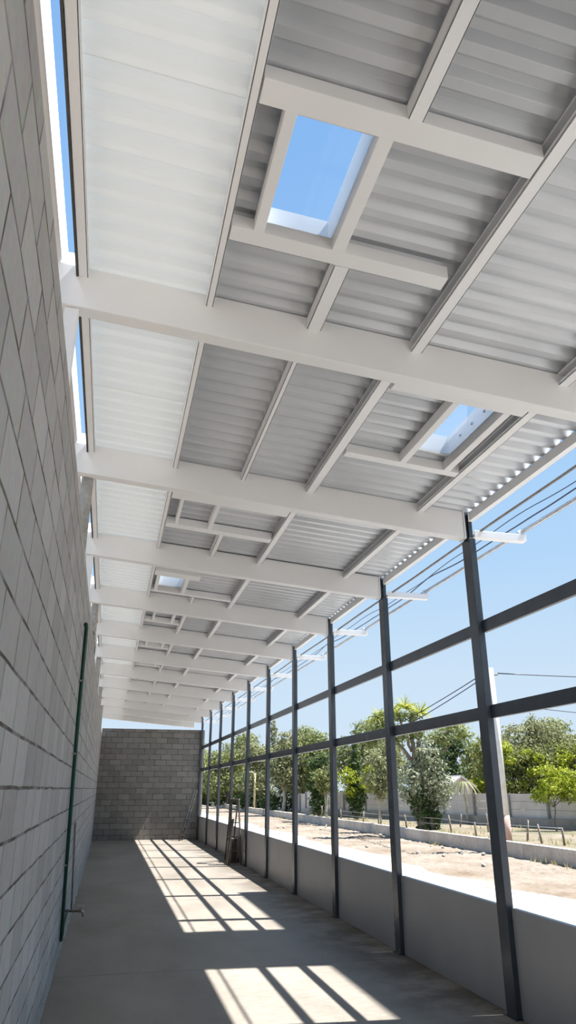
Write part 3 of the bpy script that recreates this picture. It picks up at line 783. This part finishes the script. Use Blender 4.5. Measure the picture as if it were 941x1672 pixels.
tree('broad_tree', 'large spreading green tree behind the cypress and boundary wall', (16.4, 45.5, .2), 2.2,
     [(0, 0, 2.6, 1.7, 1.3, 1.2), (-1.0, 0, 4.1, 1.2, 1.1, .9), (1.0, 0, 4.3, 1.4, 1.1, .9), (0, 0, 5.2, 1.3, 1, .8), (1.6, 0, 3.0, 1.2, 1, 1.2), (-1.9, 0, 3.2, .9, .9, 1.0)], L_MID, 7000, .12, 58, BARK, .16,
     extra=[('undergrowth', L_DARK, [(.6, .8, .9, .9, .6, .75), (-.7, .9, .8, .8, .6, .7), (1.5, 1.0, .9, .7, .5, .8)], 1500, .13)])
tree('broad_tree', 'yellowish olive tree behind the boundary wall by the silvery tree', (14.6, 38.5, .2), 1.8,
     [(0, 0, 1.9, 1.0, .9, .9), (-.4, 0, 2.9, .9, .8, .8), (.5, 0, 3.4, .8, .8, .8)], L_OLIVE, 3600, .10, 59)
tree('broad_tree', 'green tree in the far row beyond the sixth column', (11.4, 58, .2), 1.8,
     [(0, 0, 2.2, 1.4, 1.2, 1.4), (.5, 0, 3.8, 1.1, 1, 1.0), (-.5, 0, 4.3, .8, .8, .9)], L_OLIVE, 3600, .14, 60,
     extra=[('undergrowth', L_DARK, [(.6, .8, .9, .9, .6, .75), (-.7, .9, .8, .8, .6, .7), (1.5, 1.0, .9, .7, .5, .8)], 1500, .13)])
tree('broad_tree', 'dense green tree in the far row beyond the seventh column', (10.9, 69, .2), 1.8,
     [(-1.0, 0, 2.2, 1.5, 1.3, 1.5), (.8, 0, 2.2, 1.5, 1.3, 1.4), (-1.2, 0, 4.1, 1.1, 1, 1.0), (.7, 0, 4.2, 1.0, 1, 1.0)], L_MID, 4400, .16, 61,
     extra=[('undergrowth', L_DARK, [(.6, .8, .9, .9, .6, .75), (-.7, .9, .8, .8, .6, .7), (1.5, 1.0, .9, .7, .5, .8)], 1500, .13)])
tree('broad_tree', 'farthest green tree closing the road beyond the ninth column', (9.6, 78, .1), 1.8,
     [(0, 0, 2.4, 1.7, 1.3, 1.6), (-.6, 0, 4.0, 1.2, 1, 1.1), (1.2, 0, 3.2, 1.1, 1, 1.2)], L_MID, 3600, .17, 62,
     extra=[('undergrowth', L_DARK, [(.6, .8, .9, .9, .6, .75), (-.7, .9, .8, .8, .6, .7), (1.5, 1.0, .9, .7, .5, .8)], 1500, .13)])
tree('broad_tree', 'pale tall sparse tree rising above the far row beyond the fifth column', (13.2, 60, .2), 4.0,
     [(0, 0, 6.0, .35, .35, 1.2), (0, 0, 4.4, .9, .8, .9), (.8, 0, 5.0, .6, .6, .6)], L_OLIVE, 1600, .13, 63, BARKP, .08)
# row on the right, behind the boundary wall
tree('broad_tree', 'dark green tree behind the panel wall beside the silvery tree', (18.4, 38, .2), 1.8,
     [(0, 0, 2.3, 1.0, .9, 1.0), (-.3, 0, 3.4, .9, .8, .8), (.4, 0, 4.0, .7, .7, .7), (-.9, 0, 2.6, .7, .7, .8)], L_DARK, 4200, .11, 64)
tree('lime_bush', 'lime green bush behind the panel wall just left of the utility pole', (19.3, 35, .2), 1.4,
     [(0, 0, 2.6, .9, .8, .9), (-.3, 0, 3.5, .8, .8, .8), (.6, 0, 3.2, .8, .8, 1.0), (-.9, 0, 1.8, .6, .6, .45), (.2, 0, 1.5, .9, .7, .7)], L_MOSS, 4200, .10, 65, group=None, cat='bush',
     extra=[('lime_growth', L_LIME, [(-1.0, -.5, 1.9, .5, .4, .3), (-.3, -.6, 3.0, .4, .4, .3), (.5, -.6, 3.6, .45, .4, .35), (.7, -.6, 2.5, .4, .4, .3)], 1500, .10)])
tree('broad_tree', 'tall olive green tree rising behind the lime hedge', (26.2, 42, .2), 2.4,
     [(-1.0, 0, 4.6, 1.3, 1.2, 1.1), (.9, 0, 5.0, 1.4, 1.2, 1.0), (0, 0, 3.4, 2.2, 1.4, 1.3), (2.4, 0, 4.0, 1.2, 1.1, 1.2), (.2, 0, 5.5, .6, .6, .6)], L_OLIVE, 6500, .12, 66, BARKP, .15)
def hedge(label, base, blobs, mat, n, size, seed, darkn):
    rr = random.Random(seed * 3)
    clumps = []
    for q in blobs:
        for _ in range(3):
            a = rr.uniform(0, 6.28); e = rr.uniform(-.2, .9)
            clumps.append((q[0] + q[3] * .8 * math.cos(a), q[1] - abs(q[4] * .75 * math.sin(a)), q[2] + q[5] * e, .38, .32, .26))
    return tree('lime_bush', label, base, 1.0, blobs, L_MOSS, n, size, seed, cat='bush',
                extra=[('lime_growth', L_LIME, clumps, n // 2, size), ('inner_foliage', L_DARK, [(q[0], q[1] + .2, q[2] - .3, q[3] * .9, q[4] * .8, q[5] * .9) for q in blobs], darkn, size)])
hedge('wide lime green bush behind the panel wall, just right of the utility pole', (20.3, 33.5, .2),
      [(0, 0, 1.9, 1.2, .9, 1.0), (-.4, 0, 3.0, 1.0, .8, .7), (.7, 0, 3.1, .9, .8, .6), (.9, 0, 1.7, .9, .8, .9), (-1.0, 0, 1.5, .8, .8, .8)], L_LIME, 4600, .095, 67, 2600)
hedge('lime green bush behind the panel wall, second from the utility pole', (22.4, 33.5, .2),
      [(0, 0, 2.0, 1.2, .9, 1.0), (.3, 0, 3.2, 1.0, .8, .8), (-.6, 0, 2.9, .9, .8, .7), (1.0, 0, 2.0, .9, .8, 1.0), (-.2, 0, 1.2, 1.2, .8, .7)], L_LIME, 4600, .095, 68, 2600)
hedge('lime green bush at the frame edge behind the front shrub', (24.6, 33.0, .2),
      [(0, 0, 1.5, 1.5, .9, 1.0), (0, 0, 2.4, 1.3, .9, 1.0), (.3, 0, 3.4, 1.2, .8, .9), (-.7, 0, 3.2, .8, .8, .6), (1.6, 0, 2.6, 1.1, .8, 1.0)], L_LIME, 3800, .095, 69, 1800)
tree('garden_shrub', 'bright lime shrub with thin bare stems in front of the panel wall', (15.9, 24.6, .25), 1.0,
     [(.1, 0, 1.75, .70, .6, .40), (-.45, 0, 1.42, .42, .4, .26), (.65, 0, 2.1, .5, .5, .34), (-.05, 0, 2.3, .40, .4, .26), (.7, 0, 1.5, .5, .4, .3), (1.1, 0, 1.8, .4, .4, .3)], L_LIME, 2300, .075, 70, BARK, .03, cat='shrub')
# trees of the background belt, repeats of the ones above
def copy_tree(src, loc, sc_, rot, label):
    r = src.copy(); C.objects.link(r); r.location = loc; r.rotation_euler.z = rot; r.scale = (sc_, sc_, sc_); r['label'] = label; r['group'] = 'far tree belt'
    for ch in src.children:
        c = ch.copy(); C.objects.link(c); c.parent = r
    return r
def src(words): return next(o for o in bpy.data.objects if o.get('label', '').startswith(words))
BELT = [(13.5, 72, 1.15, .4, 'broad grey', 'grey green far tree behind the lamp pole'),
        (17.0, 64, 1.2, 1.9, 'large spreading', 'large far tree behind the row beyond the fourth column'),
        (20.5, 58, 1.1, 3.1, 'tall mid', 'mid green far tree behind the spreading tree'),
        (22.6, 50, 1.0, 4.0, 'yellowish olive', 'olive far tree behind the small house'),
        (24.0, 46, .9, .9, 'tall mid', 'mid green far tree behind the utility pole'),
        (30.5, 46, 1.1, 2.2, 'large spreading', 'large far tree at the frame edge behind the lime bushes'),
        (16.0, 88, 1.4, 2.7, 'large spreading', 'large far tree closing the end of the road'),
        (10.2, 92, 1.4, .2, 'tall mid', 'mid green far tree closing the end of the road'),
        (6.0, 96, 1.5, 1.2, 'broad grey', 'grey green far tree at the very end of the road'),
        (13.0, 54, .9, 5.0, 'dark green', 'dark far tree between the pale curved trunk and lamp pole')]
for x, y, k_, ro, w_, l_ in BELT: copy_tree(src(w_), (x, y, .1), k_, ro, l_)
# drooping palm-like plant by the wall
t = thing('palm_plant', (15.3, 30.2, .25), 'drooping palm-like plant with a straw stem by the panel wall', 'plant')
b = MB(); limb(b, (15.3, 30.2, .2), (15.2, 30.2, 1.95), .05, .035, random.Random(3), .03); b.build('stem', BARKP, t)
bm = bmesh.new(); rnd = random.Random(8)
for i in range(16):
    a = i / 16 * 6.283 + rnd.uniform(-.2, .2); L_ = rnd.uniform(.55, .8); prev = None
    for s in range(7):
        f = s / 6; r = L_ * f; zz = 1.95 + .25 * f - .75 * f * f
        c = Vector((15.2 + r * math.cos(a), 30.2 + r * math.sin(a), zz)); w = .07 * (1 - f * .8)
        sd = Vector((-math.sin(a), math.cos(a), 0)) * w
        cur = (bm.verts.new(c - sd), bm.verts.new(c + sd))
        if prev: bm.faces.new((prev[0], prev[1], cur[1], cur[0]))
        prev = cur
me = bpy.data.meshes.new('fronds'); bm.to_mesh(me); bm.free(); me.materials.append(L_OLIVE)
o = bpy.data.objects.new('fronds', me); C.objects.link(o); o.parent = t; o.location = -t.location

# low dry grass and weeds in the planted strip and along the curb foot
bm = bmesh.new(); rnd = random.Random(21)
for i in range(5200):
    if i % 4 == 0: x = 10.52 - abs(rnd.gauss(0, .10)); y = rnd.uniform(10, 60); z = -.02
    else:
        y = rnd.uniform(12, 45); x = rnd.uniform(10.85, max(11.3, 19.5 - (y - 17) * .3)); z = .24
    if math.sin(x * 1.7 + y * .6) + math.sin(y * 1.1 - x) < (.2 if z > 0 else .7): continue
    a = rnd.uniform(0, 6.28); h = rnd.uniform(.05, .17); w = .018
    dx, dy = math.cos(a), math.sin(a); l = rnd.uniform(-.08, .08)
    v = [bm.verts.new(p) for p in ((x - dx * w, y - dy * w, z), (x + dx * w, y + dy * w, z), (x + l, y + l * .5, z + h))]
    bm.faces.new(v)
me = bpy.data.meshes.new('dry_grass'); bm.to_mesh(me); bm.free(); me.materials.append(L_DRY)
o = bpy.data.objects.new('dry_grass', me); C.objects.link(o)
tag(o, 'sparse dry grass growing in the planted strip and along the curb', 'grass', kind='stuff')

# ------------------------------------------------------------------ added unseen shadow-casting tank on its raised platform across the road
t = thing('unseen_sun_blocker', (6.62, 8.5, 0), 'added unseen shadow-casting tank on a tall platform across the alley', 'water tank')
b = MB(); b.box(6.35, 6.90, 7.50, 9.47, 7.52, 9.98); b.build('blocker', BLOCKERM, t, .02)  # placed to shade the gap between the floor's sun patches
b = MB(); b.box(6.35, 6.90, 1.6, 13.0, 7.40, 7.52); b.build('platform', BLOCKERM, t, .01)  # placed to shade the floor strip beside the parapet
for y in (1.8, 4.4, 7.0):
    b = MB(); b.box(6.56, 6.68, y, y + .12, -.05, 7.40); b.build('leg', BLOCKERM, t, .01)
b = MB(); b.tube([(6.62, 8.5, 9.98), (6.62, 8.5, 10.08)], .28, 20); b.build('lid', BLOCKERM, t)

# ------------------------------------------------------------------ light
sd = bpy.data.lights.new('sun', 'SUN'); sd.energy = 6.6; sd.angle = math.radians(.56); sd.color = (1.0, .97, .925)
so = bpy.data.objects.new('sun', sd); C.objects.link(so); so.location = (12, -4, 24)
ld = Vector((-.535, .05, -1)).normalized()
so.rotation_euler = ld.to_track_quat('-Z', 'Y').to_euler()
W = bpy.data.worlds.new('sky'); bpy.context.scene.world = W; W.use_nodes = True
nt = W.node_tree; bg = nt.nodes['Background']
tc = nt.nodes.new('ShaderNodeTexCoord'); sp = nt.nodes.new('ShaderNodeSeparateXYZ'); nt.links.new(tc.outputs['Generated'], sp.inputs[0])
r = ramp(nt, [(0, (.46, .55, .64)), (.14, (.415, .525, .64)), (.30, (.31, .465, .65)), (.55, (.23, .40, .64)), (.85, (.165, .33, .605)), (1, (.14, .30, .59))])
nt.links.new(sp.outputs[2], r.inputs['Fac']); nt.links.new(r.outputs['Color'], bg.inputs['Color']); bg.inputs['Strength'].default_value = .665

# ------------------------------------------------------------------ camera
f_px, yaw, pit, roll = 1140.57, .2361, .3775, .0014
cy, sy, cp, sp_ = math.cos(yaw), math.sin(yaw), math.cos(pit), math.sin(pit)
F = Vector((sy * cp, cy * cp, sp_)); Rv = Vector((cy, -sy, 0)); U = Rv.cross(F)
R2 = Rv * math.cos(roll) + U * math.sin(roll); U2 = -Rv * math.sin(roll) + U * math.cos(roll)
cd = bpy.data.cameras.new('camera'); co = bpy.data.objects.new('camera', cd); C.objects.link(co)
co.matrix_world = Matrix(((R2.x, U2.x, -F.x, 0), (R2.y, U2.y, -F.y, 0), (R2.z, U2.z, -F.z, 1.65), (0, 0, 0, 1)))
cd.sensor_fit = 'VERTICAL'; cd.sensor_height = 36; cd.lens = f_px / 1672 * 36; cd.clip_end = 1000; cd.clip_start = .05
sc = bpy.context.scene; sc.camera = co
sc.view_settings.view_transform = 'Standard'; sc.view_settings.look = 'None'; sc.view_settings.gamma = 1
sc.view_settings.use_curve_mapping = False; sc.view_settings.exposure = 1.14
cyc = sc.cycles
cyc.max_bounces = 10; cyc.diffuse_bounces = 6; cyc.transmission_bounces = 8; cyc.caustics_refractive = False; cyc.caustics_reflective = False
cyc.use_denoising = True
